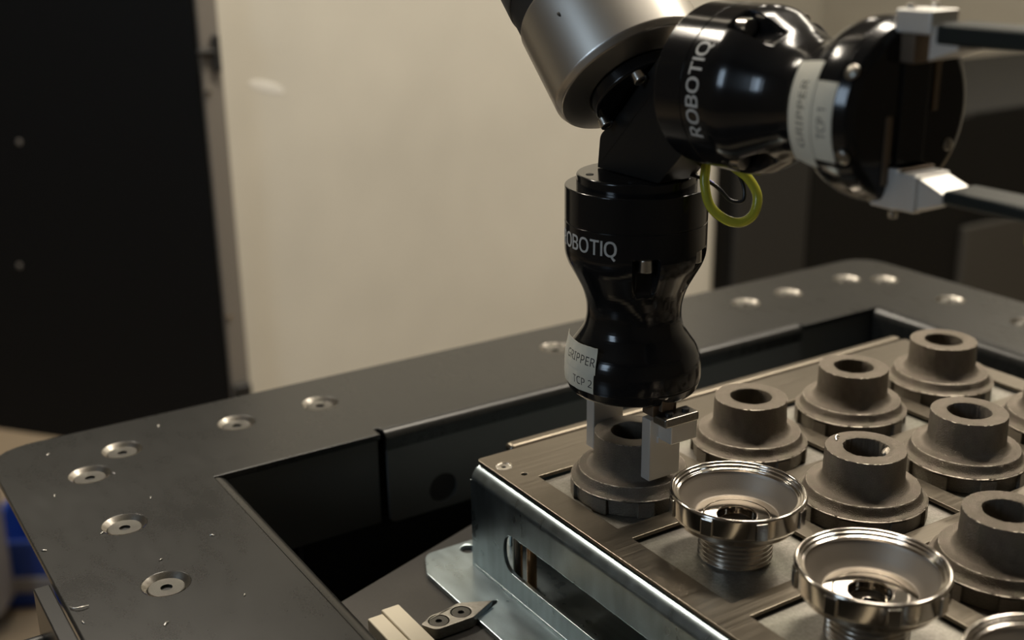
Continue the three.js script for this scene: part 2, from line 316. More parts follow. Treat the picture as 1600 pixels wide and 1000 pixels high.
// ---------------------------------------------------------------- the table with its opening
const TT = -45;
const OX0 = -155, OX1 = 356, OZ0 = -158, OZ1 = 420;
const screwSpots = [];
for (let k = 0; k < 3; k++) screwSpots.push([-219, -62.8 - 68.2 * k]);
screwSpots.push([-195, -222]);
for (const x of [-126.4, -72, 106.5, 286.7, 332, 398.7]) screwSpots.push([x, -222]);
for (const z of [-203, -137.5, -70.4]) screwSpots.push([422, z]);
{
  const o = thing('work_table', 'dark grey metal table with a large opening around the parts tray', 'table', [0, 0, 0]);
  const holes = [[[OX0 - 8, OZ0], [OX0 - 8, OZ1], [OX1 + 8, OZ1], [OX1 + 8, OZ0], [284, OZ0], [283.5, OZ0 - 5.5], [-58.5, OZ0 - 5.5], [-59, OZ0 - 9], [-62, OZ0 - 9], [-62, OZ0]].map(([x, z]) => [x, z, 0.3])];
  for (const [x, z] of screwSpots) holes.push({ x, z, r: 10.9 });
  part('table_top', plate([[-262.3, -262, 30], [462, -262, 30], [462, 560, 30], [-262.3, 560, 30]], TT, 4, { holes, bevel: 0.6, tile: 260 }), M.table, o);
  // folded lips
  const lip = (mx, s0, s1, depth) => bentSheet([[-8, 0], ...arc(-8, -8, 8, 90, 0, 8), [0, -depth]], 2.5, s0, s1, mx, 260);
  part('folded_lip', lip((a, b, s) => [OX0 + a, TT + b, s], OZ0 + 2, OZ1, 38), M.table, o);
  part('folded_lip', lip((a, b, s) => [OX1 - a, TT + b, s], OZ0 + 2, OZ1, 38), M.table, o);
  // hanging tab folded down from the back edge
  const tb = part('hanging_tab', bentSheet([[-5.5, 0], ...arc(-5.5, -5.5, 5.5, 90, 0, 8), [0, -12]], 2.5, -58, 283, (a, b, s) => [s, TT + b, OZ0 + a], 260), M.table, o);
  part('tab_face', frontPlate([[-58, TT - 11.5, 0], [283, TT - 11.5, 0], [283, TT - 60, 5], [-58, TT - 60, 5]], OZ0 - 2.5, 2.5, { holes: [{ x: -21, z: -91.5, r: 10 }] }), M.tableDark, tb);
  part('hole_shade', new THREE.CylinderGeometry(9.5, 9.5, 2, 32).rotateX(Math.PI / 2).translate(-21, -91.5, OZ0 - 3.2), M.cavity, tb);  // dark disc put in for the shade inside the tab hole
  part('back_lip', cbox(-160, -62, TT - 60, TT - 4, OZ0 - 6, OZ0 - 4, 0.3), M.tableDark, o);
  part('back_lip', cbox(284, 362, TT - 60, TT - 4, OZ0 - 6, OZ0 - 4, 0.3), M.tableDark, o);
  // dark well under the opening and the pedestal
  const wx0 = -172, wx1 = 374, wz0 = -180, wz1 = 436, wy = -330;
  part('well', merge([cbox(wx0 - 4, wx0, wy, TT - 4, wz0, wz1), cbox(wx1, wx1 + 4, wy, TT - 4, wz0, wz1), cbox(wx0, wx1, wy, TT - 4, wz0 - 4, wz0), cbox(wx0, wx1, wy, TT - 4, wz1, wz1 + 4), cbox(wx0 - 4, wx1 + 4, wy - 4, wy, wz0 - 4, wz1 + 4)]), M.cavity, o);
  part('well_post', cbox(-132, -124, wy, TT - 8, wz0, wz0 + 10, 1), M.tableDark, o);
  part('well_post', cbox(-112, -109, wy, TT - 8, wz0, wz0 + 6, 1), M.tableDark, o);
  part('pedestal', cbox(-60, 260, FLOOR, wy - 4, -60, 320, 6), M.tableDark, o);
  // countersunk screws: a polished countersink, and a head with a hex socket
  const sink = lathe([[11, 0], [10.4, -0.5], [8.6, -2.4], [8.5, -4]], 40, 24, 0.5);
  const head = lathe(soften([[2.6, -3.6], [2.6, -1.9], [8.1, -1.9], [8.4, -2.3], [8.4, -4]], 0.3), 40, 24, 0.5);
  const hex = new THREE.CylinderGeometry(2.7, 2.7, 0.5, 6).translate(0, -3.5, 0);
  for (const [x, z] of screwSpots) {
    const s = part('screw', head, M.headSteel, o); s.position.set(x, TT, z); s.rotation.y = (x * 0.7 + z) % 3;
    part('countersink', sink, M.zinc, s); part('hex_socket', hex, M.socket, s);
  }
}
{ // dark bracket bolted outside the left edge
  const o = thing('edge_bracket', 'dark metal strip with a bolt hanging outside the left table edge', 'bracket', [-266, TT, 0]);
  part('strip', cbox(-4.2, 3.4, -52, -4.2, -100, 300, 0.8), M.stripBlack, o);
  part('hinge_block', rbox(14, 20, 16, 4, -11, -34, -72), M.bolt, o, 'rounded bright metal block');
  part('bolt', new THREE.CylinderGeometry(5, 5, 10, 20).rotateZ(Math.PI / 2).translate(-8, -30, -92), M.blackMatte, o);
}

// ---------------------------------------------------------------- base plate and tray stand inside the opening
{
  const o = thing('base_plate', 'dark glossy plate with a slanted edge under the tray stand', 'plate', [0, 0, 0]);
  part('plate_top', plate([[-150, -70.2], [-29, -111.8], [80, -149], [330, -149], [330, 380], [-150, 380]], -94, 5, { rad: 1, tile: 260 }), M.base, o);
  part('support_column', cbox(-40, 240, -329.5, -98, 0, 260, 4), M.tableDark, o);
}
const WX = -53.5;
{
  const o = thing('tray_stand', 'galvanised sheet steel stand with a long slot holding the tray', 'stand', [0, 0, 0]);
  part('foot_plate', plate([[-79, -74, 3], [-70, -92, 5], [300, -92, 3], [300, 330, 3], [-79, 330, 3], [-79, -22, 0.5], [-63, -28, 0.3], [-61.5, -30, 0.3], [-64, -31, 0.3], [-79, -24.5, 0.5]], -91, 3, { holes: [{ x: -47, z: -84, r: 4.5 }], tile: 120 }), M.galv, o);
  const slot = [[-36, -77.6, 10.5], [330 - 30, -77.6, 10.5], [330 - 30, -55.8, 10.5], [-36, -55.8, 10.5]];
  const s = part('side_wall', sidePlate([[-68, -91], [330, -91], [330, -40], [-68, -40]], WX, 2.2, { bevel: 0.1, holes: [slot.map((q) => q)], tile: 120 }), M.galv, o);
  part('top_bend', bentSheet([[WX, -40.2], ...arc(WX + 8, -40, 8, 180, 90, 10), [WX + 17, -32]], 2.2, -67, 330, (a, b, t) => [a, b, t], 120), M.galv, o);
  part('bend_seam', cbox(WX - 0.3, WX + 0.5, -91, -89.5, -66, 330, 0.3), M.galv, o);
  part('rear_wall', cbox(-26, 286, -91, -33, -75, -73, 0.5, 120), M.galv, o);
  part('rear_rail', rbox(312, 6, 8, 2.8, 130, -32.2, -74.5, 120), M.plate, o);
  part('slot_shade_wall', cbox(-50, 286, -91, -34, 327, 329, 0.5, 120), M.galv, o);  // unseen wall added to keep light out of the slot
  part('right_wall', cbox(288, 290, -91, -33, -66, 330, 0.5, 120), M.galv, o);
  const br = lathe([[0, -33], [2.6, -33], [2.6, -91], [0, -91]], 20);
  part('brass_rod', br.clone().translate(-40, 0, -30), M.brass, o);
  part('steel_rod', br.clone().translate(-45.5, 0, -35), M.zinc, o);
}
{
  const o = thing('locating_block', 'small steel block with two countersunk screws beside the tray stand', 'block', [0, 0, 0]);
  part('block_body', plate([[-107.5, -28.5, 2.5], [-82, -35, 2], [-66, -27, 1], [-82, -19.5, 1], [-103, -19.5, 3]], -88, 6, { bevel: 0.4, tile: 120, holes: [{ x: -98, z: -26.3, r: 5.3 }, { x: -84.8, z: -27, r: 5.3 }] }), M.sheet, o);
  const head = lathe(soften([[1.6, -2], [1.6, -0.3], [4.8, -0.3], [4.9, -1], [4.9, -5.5]], 0.2), 32, 24, 0.5), hex = new THREE.CylinderGeometry(1.7, 1.7, 0.4, 6).translate(0, -1.9, 0);
  for (const [x, z] of [[-98, -26.3], [-84.8, -27]]) { const s = part('screw', head, M.headSteel, o); s.position.set(x, -88, z); part('hex_socket', hex, M.socket, s); }
}
{
  const o = thing('guide_rail', 'pale beige stepped rail lying on the base plate', 'rail', [0, 0, 0]);
  part('rail_body', cbox(-119, -109, -94, -86, -48, 330, 0.8), M.beigeBar, o);
  part('rail_step', cbox(-127.6, -119, -94, -87, -46, 330, 0.8), M.beigeBar, o);
}

// ---------------------------------------------------------------- the tray
const PX = 78.93, PZ = 77.83, HZ = -29.6, CELL = 33.4, LOW = -33.17;
{
  const o = thing('parts_tray', 'brushed steel tray with a grid of square pockets for the castings', 'tray', [0, 0, 0]);
  const holes = [];
  for (let i = 0; i < 4; i++) for (let j = 0; j < 4; j++) holes.push([[i * PX - CELL, j * PZ - CELL], [i * PX - CELL, j * PZ + CELL], [i * PX + CELL, j * PZ + CELL], [i * PX + CELL, j * PZ - CELL]]);
  holes.push({ x: -38.1, z: -39.5, r: 1.6 }, { x: -42, z: -53, r: 4.6 }, { x: -42, z: 210, r: 4.6 }, { x: 279, z: -53, r: 4.6 });
  part('top_plate', plate([[-49.3, -68.5, 3], [286, -68.5, 3], [286, 302, 3], [-49.3, 302, 3]], HZ, 1.9, { holes, bevel: 0.25, tile: 150 }), M.plate, o);
  part('pocket_floor', plate([[-34.2, -34.5], [272, -34.5], [272, 286], [-34.2, 286]], LOW, 1.6, { bevel: 0.2, tile: 60 }), M.sheet, o);
  const head = lathe(soften([[1.2, -1.4], [1.2, -0.4], [3.7, -0.25], [4.2, -0.4], [4.5, 0.1], [4.6, -1.6]], 0.15), 32, 24, 0.5), hex = new THREE.CylinderGeometry(1.3, 1.3, 0.3, 6).translate(0, -1.3, 0);
  for (const [x, z] of [[-42, -53], [-42, 210], [279, -53]]) { const s = part('screw', head, M.bolt, o); s.position.set(x, HZ, z); part('hex_socket', hex, M.socket, s); }
}

// ---------------------------------------------------------------- castings and machined couplings
// local frame: origin on the pocket floor. H = height
const H = 33.17;
function roughen(g, amp, seed, holeAmp = 0) {
  const p = g.attributes.position;
  for (let i = 0; i < p.count; i++) {
    const x = p.getX(i), y = p.getY(i), z = p.getZ(i), r = Math.hypot(x, z); if (r < 1e-4) continue;
    let d = amp * (P.noise(x * 0.35 + seed, y * 0.35, z * 0.35) + 0.6 * P.noise(x * 0.9, y * 0.9 + seed, z * 0.9));
    if (Math.abs(y - 8.9) < 0.8 && r > 29.5) d += 0.9 * amp * Math.max(0, 3 * P.noise(x * 0.5 + seed, 3, z * 0.5)) + 0.8 * amp * P.noise(x * 2.2, seed, z * 2.2);
    if (holeAmp && r < 11.6 && y > 20) { const a = Math.atan2(z, x); d += holeAmp * (0.7 * P.noise(Math.cos(a) * 3 + seed, Math.sin(a) * 3, y * 0.1) + 0.6 * P.noise(Math.cos(a) * 9, Math.sin(a) * 9 + seed, 1)); }
    p.setX(i, x * (1 + d / r)); p.setZ(i, z * (1 + d / r));
    if (r < 19 && y > 30) p.setY(i, y + 0.35 * amp * P.noise(x * 0.7, seed, z * 0.7));
  }
  g.deleteAttribute('normal');
  return toCreasedNormals(g, 0.7);
}
function casting(seed, holeAmp) {
  const prof = soften([[9.6, 6], [10.2, 20], [10.6, H - 1.2], [10.8, H, 0.35], [19, H, 0.45], [19.35, 18.2, 1.8], [21.4, 15.2, 1.8], [26.9, 14.9, 0.7], [27.5, 12.4, 1.2], [28.2, 10.4, 1.2], [30.5, 9.6, 0.6], [30.5, 8.5, 0.3], [29.3, 8.1, 0.3], [29.0, 0.4, 0.3], [28.2, 0]], 0.6, 4);
  // add points along long runs so the noise has something to move
  const fine = []; prof.forEach((p, i) => { if (i) { const q = prof[i - 1], l = Math.hypot(p[0] - q[0], p[1] - q[1]), n = Math.max(1, Math.round(l / 2.2)); for (let k = 1; k < n; k++) fine.push([q[0] + (p[0] - q[0]) * k / n, q[1] + (p[1] - q[1]) * k / n]); } fine.push(p); });
  return roughen(lathe(fine.reverse(), 128, 24, 0), 0.16, seed, holeAmp);
}
const castGeos = [casting(1.3, 0.35), casting(4.7, 0.9), casting(8.2, 0.5)];
const lugGeo = rbox(8.5, 8, 3.2, 0.5, 0, 4.1, 29.0, 24);
const boreGeo = lathe([[0, 6], [9.7, 6.2]], 32);
const edgeGeo = [0, 1, 2].map((k) => {                       // bright worn rims, also drawn as edge highlights, and the chipped parting line
  const ring = (r, y, t) => { const g = new THREE.TorusGeometry(r, t, 6, 160).rotateX(Math.PI / 2).translate(0, y, 0), p = g.attributes.position; for (let i = 0; i < p.count; i++) { const x = p.getX(i), z = p.getZ(i), q = Math.hypot(x, z), d = 0.14 * P.noise(x * 0.5 + k * 7, y, z * 0.5) + 0.1 * P.noise(x * 1.7, z * 1.7, k * 3); p.setXYZ(i, x * (1 + d / q), p.getY(i) + 0.6 * d, z * (1 + d / q)); } g.computeVertexNormals(); return g; };
  return merge([ring(18.7, H - 0.36, 0.3), ring(26.55, 14.6, 0.3), ring(30.25, 9.0, 0.5)]);
});
function makeCasting(seed) {
  const g = new THREE.Group();
  part('casting_body', castGeos[seed], M.cast, g);
  for (let k = 0; k < 8; k++) { const l = part('lug', lugGeo, M.cast, g); l.rotation.y = k * Math.PI / 4; }
  part('bore_bottom', boreGeo, M.cast, g);
  part('worn_edge_glint', edgeGeo[seed], M.castEdge, g, 'brighter worn edges with highlight lines put into the metal colour');
  return g;
}
const castProto = [0, 1, 2].map(makeCasting);
const CR = [Math.cos(YAW), Math.sin(YAW)];
const place = (i, j, dr) => [i * PX + dr * CR[0], LOW, j * PZ + dr * CR[1]];
function addCasting(v, i, j, dr, lugDeg, label, tilt) {
  const o = castProto[v].clone(); o.name = numbered('raw_casting'); o.position.set(...place(i, j, dr));
  const cz = Math.atan2(-342.6 - o.position.x, 431.3 - o.position.z);
  o.rotation.y = cz + lugDeg * Math.PI / 180;
  if (tilt) { o.rotation.order = 'XYZ'; o.rotation.x = tilt; }
  scene.add(o); tag(o, label, 'casting', 'raw castings in the tray');
}
addCasting(0, 0, 0, 0.7, -31, 'rough brown casting clamped between the fingers of the upright gripper');
addCasting(0, 1, 0, 0.9, 38, 'rough stepped casting just right of the gripper, in the back row behind the nearest cup');
addCasting(2, 2, 0, 0.3, 14, 'rough stepped casting in the back row, third from the left');
addCasting(0, 3, 0, -1.1, 20, 'rough stepped casting farthest away, last in the back row before the table strip');
addCasting(1, 1, 1, 1.5, 36, 'rough casting with a torn ragged bore, right of the nearest polished cup');
addCasting(2, 2, 1, -0.1, 25, 'rough stepped casting in the second row, right of the one with the ragged bore');
addCasting(0, 3, 1, 0, 5, 'rough casting cut by the right edge of the picture, behind the second row');
addCasting(2, 1, 2, 2.2, 10, 'rough casting at the right picture edge, beside the second polished cup');

{ // a torn chip hanging in the ragged bore
  const [x, , z] = place(1, 1, 1.5);
  const g = mergeVertices(new THREE.IcosahedronGeometry(2.3, 2)); const p = g.attributes.position;
  for (let i = 0; i < p.count; i++) { const k = 1 + 0.5 * P.noise(p.getX(i) * 0.8, p.getY(i) * 0.8, p.getZ(i) * 0.8); p.setXYZ(i, p.getX(i) * k * 1.5, p.getY(i) * k * 0.9, p.getZ(i) * k * 0.8); }
  g.computeVertexNormals(); g.rotateY(0.5).translate(x + 6.6, -1.6, z + 7.2);
  solo('metal_chip', g, M.castEdge, 'crumpled metal chip stuck in the ragged bore of a casting', 'chip');
  solo('metal_burr', tube([[x - 6, 0.2, z - 13], [x - 5, 1, z - 14.5], [x - 3.4, 1.4, z - 15.2], [x - 2.6, 0.9, z - 14.4]], 0.5, 12, 6), M.shaving, 'tiny bright curl of metal lying on the ragged casting', 'chip');
}

const cupBody = lathe(soften([
  [25.8, H - 3.8, 0.2], [26.0, H - 2.7, 0.2], [27.3, H - 2.4, 0.2], [27.5, H - 1.3, 0.2], [28.3, H - 1.1, 0.1], ...arc(29.3, H - 1, 1, 175, 5, 10), [30.1, H - 9.5, 0.5], [29.4, H - 10.6, 0.4], [27.2, H - 11.4, 0.3], [26.9, H - 14.2, 0.4], [25.6, H - 15.2, 0.3], [17.4, H - 15.4, 0.3]], 0.4, 3).reverse(), 128, 24, 0.5);
const cupBowl = lathe(soften([[25.8, H - 3.8], [25.2, H - 4.8, 0.6], [20.6, H - 10.6, 1.5], [18.9, H - 12.3, 0.3], [18.4, H - 12.6, 0.1]], 0.5, 3).reverse(), 96, 24, 0.6);
const cupFloor = lathe(soften([[18.4, H - 12.6], [15, H - 12.6, 0.05], [14.9, H - 13, 0.05], [14.5, H - 13, 0.05], [14.4, H - 12.6, 0.05], [8.6, H - 12.6, 0.5], [8.2, H - 15, 0.3], [8.2, H - 16.6, 0.3], [3.2, H - 17.2, 0.2], [3, 3]], 0.3, 3).reverse(), 96, 24, 0.5);
const threadPts = []; { const n = 7, y0 = 0.6, y1 = H - 15.4, d = (y1 - y0 - 1) / n; threadPts.push([10.6, 0], [15.4, 0], [16, 0.6]); for (let k = 0; k < n; k++) threadPts.push([16.75, y0 + d * (k + 0.3)], [16.75, y0 + d * (k + 0.5)], [15.75, y0 + d * (k + 0.9)], [15.75, y0 + d * (k + 1)]); threadPts.push([17.2, y1]); }
const cupNeck = lathe(threadPts, 96, 24, 0.45);
const cupLug = rbox(5.6, 8.2, 2.2, 0.5, 0, H - 5.6, 29.9, 24);
const cupProto = new THREE.Group();
part('rim', cupBody, M.polish, cupProto); part('bowl', cupBowl, M.bowl, cupProto); part('bowl_floor', cupFloor, M.bowlFloor, cupProto); part('threaded_neck', cupNeck, M.turned, cupProto);
for (let k = 0; k < 8; k++) { const l = part('lug', cupLug, M.polish, cupProto); l.rotation.y = k * Math.PI / 4; }
function addCup(i, j, dr, lugDeg, label) {
  const o = cupProto.clone(); o.name = numbered('machined_cup'); o.position.set(...place(i, j, dr));
  o.rotation.y = Math.atan2(-342.6 - o.position.x, 431.3 - o.position.z) + lugDeg * Math.PI / 180;
  scene.add(o); tag(o, label, 'cup', 'machined cups along the left column of the tray');
}
addCup(0, 1, -0.6, 21, 'polished cup shaped coupling with a threaded neck, nearest to the upright gripper');
addCup(0, 2, -1.3, 18, 'second polished cup shaped coupling, between the first cup and the picture corner');
addCup(0, 3, 0, 20, 'polished cup cut off by the lower right corner of the picture');

// ---------------------------------------------------------------- grippers, bracket and robot arm
const font = await new FontLoader().loadAsync('fonts/droid/droid_sans_regular.typeface.json');
const fontB = await new FontLoader().loadAsync('fonts/droid/droid_sans_bold.typeface.json');
const OY = 176;                                             // where the two gripper axes meet
// gripper frame: origin at the meeting point, axis down -y, jaws along z. d = distance below the origin
const bodyProf = (() => {
  const raw = [[0, 51.4], [28, 51.4], [33.0, 51.4, 0.3], [33.4, 51.8, 0.3], [33.4, 67.3, 0.1], [33.1, 67.5, 0], [33.1, 67.9, 0], [33.4, 68.1, 0.1], [33.4, 83, 3], [31.9, 88, 5], [28.2, 94.5, 5], [24.6, 101.5, 5], [22.8, 108.5, 4], [22.6, 114.5, 4], [23.8, 120.5, 4], [27.6, 126.2, 4], [31.2, 131, 4], [32.8, 136.5, 4], [33, 142, 2], [32.9, 145.4, 0.2], [32.5, 145.6, 0], [32.5, 146, 0], [32.8, 146.2, 0.2], [31.2, 150.8, 1], [28, 152.2, 0.8], [0, 152.4]];
  return soften(raw, 1, 4).map(([r, d]) => [r, -d]);
})();
const bodyGeo = (() => {
  const fine = []; bodyProf.forEach((p, i) => { if (i) { const q = bodyProf[i - 1], l = Math.abs(p[1] - q[1]), n = Math.max(1, Math.round(l / 0.8)); for (let k = 1; k < n; k++) fine.push([q[0] + (p[0] - q[0]) * k / n, q[1] + (p[1] - q[1]) * k / n]); } fine.push(p); });
  const g = lathe(fine.reverse(), 240, 60, 0), p = g.attributes.position;
  for (let i = 0; i < p.count; i++) {                        // four pockets under the shoulder, where the bolts sit
    const x = p.getX(i), y = p.getY(i), z = p.getZ(i), r = Math.hypot(x, z); if (r < 15) continue;
    const a = Math.atan2(x, z) * 180 / Math.PI; let e = 99;
    for (const b of [-29, 29, 151, -151]) { let d = Math.abs(a - b); if (d > 180) d = 360 - d; e = Math.min(e, d); }
    const m = (1 - smooth(8, 11, e)) * smooth(79.6, 80.2, -y) * (1 - smooth(96, 106, -y));
    if (m > 0 && r > 25.4) { const t = r + (25.4 - r) * m; p.setX(i, x * t / r); p.setZ(i, z * t / r); }
  }
  g.deleteAttribute('normal');
  return toCreasedNormals(g, 0.55);
})();
const couplingGeo = lathe(soften([[0, 46], [27.4, 46, 0.5], [28, 46.8, 0.4], [28, 51.5, 0.2], [0, 51.5]], 0.4).map(([r, d]) => [r, -d]).reverse(), 96, 60, 0.5);
const boltGeo = lathe(soften([[0, -1.8], [1.6, -1.8], [1.6, 0], [3.1, 0], [3.4, -0.4], [3.4, -6], [0, -6]].map(([r, y]) => [r, -y]), 0.3), 24, 24, 0.5);   // socket faces -y after flip
const socketGeo = new THREE.CylinderGeometry(1.5, 1.5, 0.4, 6).translate(0, 1.7, 0);
function bentText(str, size, depth, radiusAt, centreDeg, d, f, track = 0, lift = 0.02) {   // letters wrapped on the body, read towards +angle; capitals from d (base) upwards
  const gs = []; let x = 0;
  for (const ch of str) { if (ch === ' ') { x += size * 0.35; continue; } const g = ch === 'I' ? new THREE.BoxGeometry(size * 0.15, size * 1.0, depth).translate(0, size * 0.5, depth / 2) : new TextGeometry(ch, { font: f, size, depth, curveSegments: 6, bevelEnabled: true, bevelSize: 0.1, bevelThickness: 0.01, bevelSegments: 1 }); g.computeBoundingBox(); const b = g.boundingBox; g.translate(x - b.min.x, 0, 0); x += b.max.x - b.min.x + track; gs.push(g); }
  const g = merge(gs), p = g.attributes.position, w = x - track;
  for (let i = 0; i < p.count; i++) {
    const y = -d + p.getY(i), R = radiusAt(y) + lift + p.getZ(i), a = centreDeg * Math.PI / 180 + (p.getX(i) - w / 2) / 33.4;
    p.setXYZ(i, R * Math.sin(a), y, R * Math.cos(a));
  }
  g.computeVertexNormals();
  return g;
}
const radiusAt = (y) => { for (let i = 1; i < bodyProf.length; i++) { const [p, q] = [bodyProf[i - 1], bodyProf[i]]; if (y <= p[1] && y >= q[1] && p[0] > 20 && q[0] > 20 && p[1] !== q[1]) return p[0] + (q[0] - p[0]) * (p[1] - y) / (p[1] - q[1]); } return 33; };
function sticker(d0, d1, a0, a1, lift, crumple) {            // thin curved label, d0 above d1
  const nu = 40, nv = 8, pos = [], uv = [], idx = [];
  for (const t of [lift + 0.16, lift]) for (let i = 0; i <= nu; i++) for (let j = 0; j <= nv; j++) {
    const a = (a0 + (a1 - a0) * i / nu) * Math.PI / 180, y = -(d0 + (d1 - d0) * j / nv);
    let R = radiusAt(y); if (y > -136) R = Math.max(R, 30.4 + (radiusAt(-136) - 30.4) * smooth(-122, -136, y)); R += t + crumple * Math.abs(P.noise(a * 6, y * 0.2, 3));
    pos.push(R * Math.sin(a), y + crumple * P.noise(a * 4, 5, y), R * Math.cos(a)); uv.push(i / nu, 1 - j / nv);
  }
  const n = (nu + 1) * (nv + 1);
  for (let i = 0; i < nu; i++) for (let j = 0; j < nv; j++) { const q = i * (nv + 1) + j, r = q + nv + 1; idx.push(q, q + 1, r, r, q + 1, r + 1, n + q, n + r, n + q + 1, n + r, n + r + 1, n + q + 1); }
  const edge = (a, b) => idx.push(a, n + a, b, b, n + a, n + b);
  for (let j = 0; j < nv; j++) { edge(j + 1, j); const q = nu * (nv + 1) + j; edge(q, q + 1); }
  for (let i = 0; i < nu; i++) { edge(i * (nv + 1), (i + 1) * (nv + 1)); edge((i + 1) * (nv + 1) + nv, i * (nv + 1) + nv); }
  const g = new THREE.BufferGeometry(); g.setAttribute('position', new THREE.Float32BufferAttribute(pos, 3)); g.setAttribute('uv', new THREE.Float32BufferAttribute(uv, 2)); g.setIndex(idx);
  return toCreasedNormals(g, 0.6);
}
function printTex(str, w, h, size, at) {
  const c = document.createElement('canvas'); c.width = w; c.height = h; const x = c.getContext('2d');
  x.fillStyle = '#d6d1c0'; x.fillRect(0, 0, w, h); x.fillStyle = '#26251f'; x.font = `${size}px sans-serif`; x.textAlign = at; x.textBaseline = 'middle'; x.fillText(str, at === 'right' ? w * 0.985 : w / 2, h * 0.54);
  const t = new THREE.CanvasTexture(c); t.colorSpace = THREE.SRGBColorSpace; return t;
}
function gripper(label, words, a0, a1, at, crumple, b0, b1) {
  const o = thing('robot_gripper', label, 'gripper', [0, OY, 0]);
  part('gripper_body', bodyGeo, M.black, o);
  const c = part('coupling_plate', couplingGeo, M.black, o);
  for (const [x, z] of [[-21, -8], [21, 8], [-16, 17], [14, -18]]) part('pin_hole', new THREE.CylinderGeometry(1.8, 1.8, 0.3, 20).translate(x, -45.95, z), M.socket, c);
  for (const a of [29, -29, 151, -151]) {
    const b = part('bolt', boltGeo, M.bolt, o, 'silver socket bolt'), q = a * Math.PI / 180;
    b.position.set(29.4 * Math.sin(q), -79.5, 29.4 * Math.cos(q)); b.rotation.x = Math.PI; part('hex_socket', socketGeo, M.socket, b);
  }
  part('logo_lettering', bentText('ROBOTIQ', 6.9, 0.12, radiusAt, -85.5, 78.2, font, 0.75), M.logo, o, 'pale grey ROBOTIQ lettering');
  const pm = (t) => std(1, 1, 1, 0.42, 0, { map: t, clearcoat: 0.3, clearcoatRoughness: 0.3 });
  part('sticker', sticker(124, 136.6, a0, a1, 0.35, crumple), pm(printTex(words[0], 512, 192, 84, at)), o, `white label reading ${words[0]}`);
  part('sticker', sticker(136.2, 146.2, b0, b1, 0.1, crumple), pm(printTex(words[1], 512, 160, 84, at)), o, `white label reading ${words[1]}`);
  part('jaw_rail', cbox(-7, 7, -153.4, -150, -24, 24, 0.6), M.black, o);
  return o;
}
const g1 = gripper('upright black gripper pointing down onto the clamped casting', ['GRIPPER', 'TCP 2'], -132, -70, 'right', 0.35, -130, -71.5);
const g2 = gripper('sideways black gripper pointing right in front of the robot arm', ['GRIPPER', 'TCP 1'], -124, -56, 'center', 0.1, -117, -68);
g2.rotation.x = -Math.PI / 2;
// fingers of the upright gripper (local: y = world - OY)
for (const s of [1, -1]) {
  const f = (x0, x1, y0, y1, z0, z1, r = 0.5) => cbox(x0, x1, y0 - OY, y1 - OY, Math.min(s * z0, s * z1), Math.max(s * z0, s * z1), r, 40);
  const sl = part('jaw_slide', f(-10.5, 4, 19.5, 27, 21, 29, 0.6), M.rack, g1, 'brown steel jaw slide');
  part('slide_key', f(-7, 0, 22, 31, 26, 31.4, 0.4), M.rack, sl);
  const fg = part('finger', merge([f(-9, 9.8, -15.4, 16.5, 19.2, 25.6, 0.5), f(-4, 12, 6, 16, 24, 35, 0.5), f(-5, 9.8, 4, 7.2, 24, 27, 0.3)]), M.alu, g1, 'machined aluminium finger');
  part('clamp_block', f(-9, 11.5, 15.9, 20.4, 27, 36.8, 1), M.zinc, fg);
  for (const x of [-4, 6]) part('screw', new THREE.CylinderGeometry(1.9, 1.9, 2, 16).translate(x, 21 - OY, s * 33), M.blackMatte, fg);
}
// fingers of the sideways gripper, opened wide (local -y is world +z, local z is world y)
for (const s of [1, -1]) {
  const f = (x0, x1, d0, d1, z0, z1, r = 0.6) => cbox(x0, x1, -d1, -d0, Math.min(s * z0, s * z1), Math.max(s * z0, s * z1), r, 40);
  const sl = part('jaw_slide', f(-8.5, 8.5, 150, 158, 18, 33, 0.6), M.rack, g2, 'brown steel jaw slide');
  const fg = part('finger', s > 0 ? f(-10, 4, 150, 165, 28, 36, 0.8) : merge([f(-10, 8, 145.5, 157, 18, 32.5, 0.8), f(-10, 8, 156, 165, 19, 32, 0.8)]), M.alu, g2, 'bright angled finger mount');
  const wedge = new THREE.ExtrudeGeometry(new THREE.Shape(V2([[164, s * 20], [164, s * 31], [175, s * 27], [175, s * 24]])), { depth: 15, bevelEnabled: true, bevelSize: 0.4, bevelThickness: 0.4, bevelSegments: 1 });
  const p = wedge.attributes.position; for (let i = 0; i < p.count; i++) { const [a, b, c] = [p.getX(i), p.getY(i), p.getZ(i)]; p.setXYZ(i, c - 8, -a, b); }
  if (s > 0) { const ar = p.array; for (let i = 0; i < p.count; i += 3) for (let k = 0; k < 3; k++) { const t = ar[(i + 1) * 3 + k]; ar[(i + 1) * 3 + k] = ar[(i + 2) * 3 + k]; ar[(i + 2) * 3 + k] = t; } }
  wedge.deleteAttribute('normal'); wedge.computeVertexNormals();
  part('finger_wedge', uvBox(wedge, 40), M.alu, fg);
  const pad = part('finger_pad', s > 0 ? f(-9, 8, 166, 216, 25, 32, 1.5) : f(-9, 8, 175, 216, 22, 27, 1.5), M.teal, g2, 'dark teal grey finger pad');
  if (s < 0) part('finger_tip', f(-9, 8, 208, 216, 26.5, 34, 1), M.yellow, pad, 'yellow block on the finger end');
  for (const x of [-7, 5]) part('screw', lathe(soften([[0, 0], [1.6, 0], [1.6, -2.5], [0, -2.5]], 0.3), 16).rotateX(Math.PI / 2).translate(x, -154, s * (s > 0 ? 37.5 : 33.5)), M.bolt, fg);
}
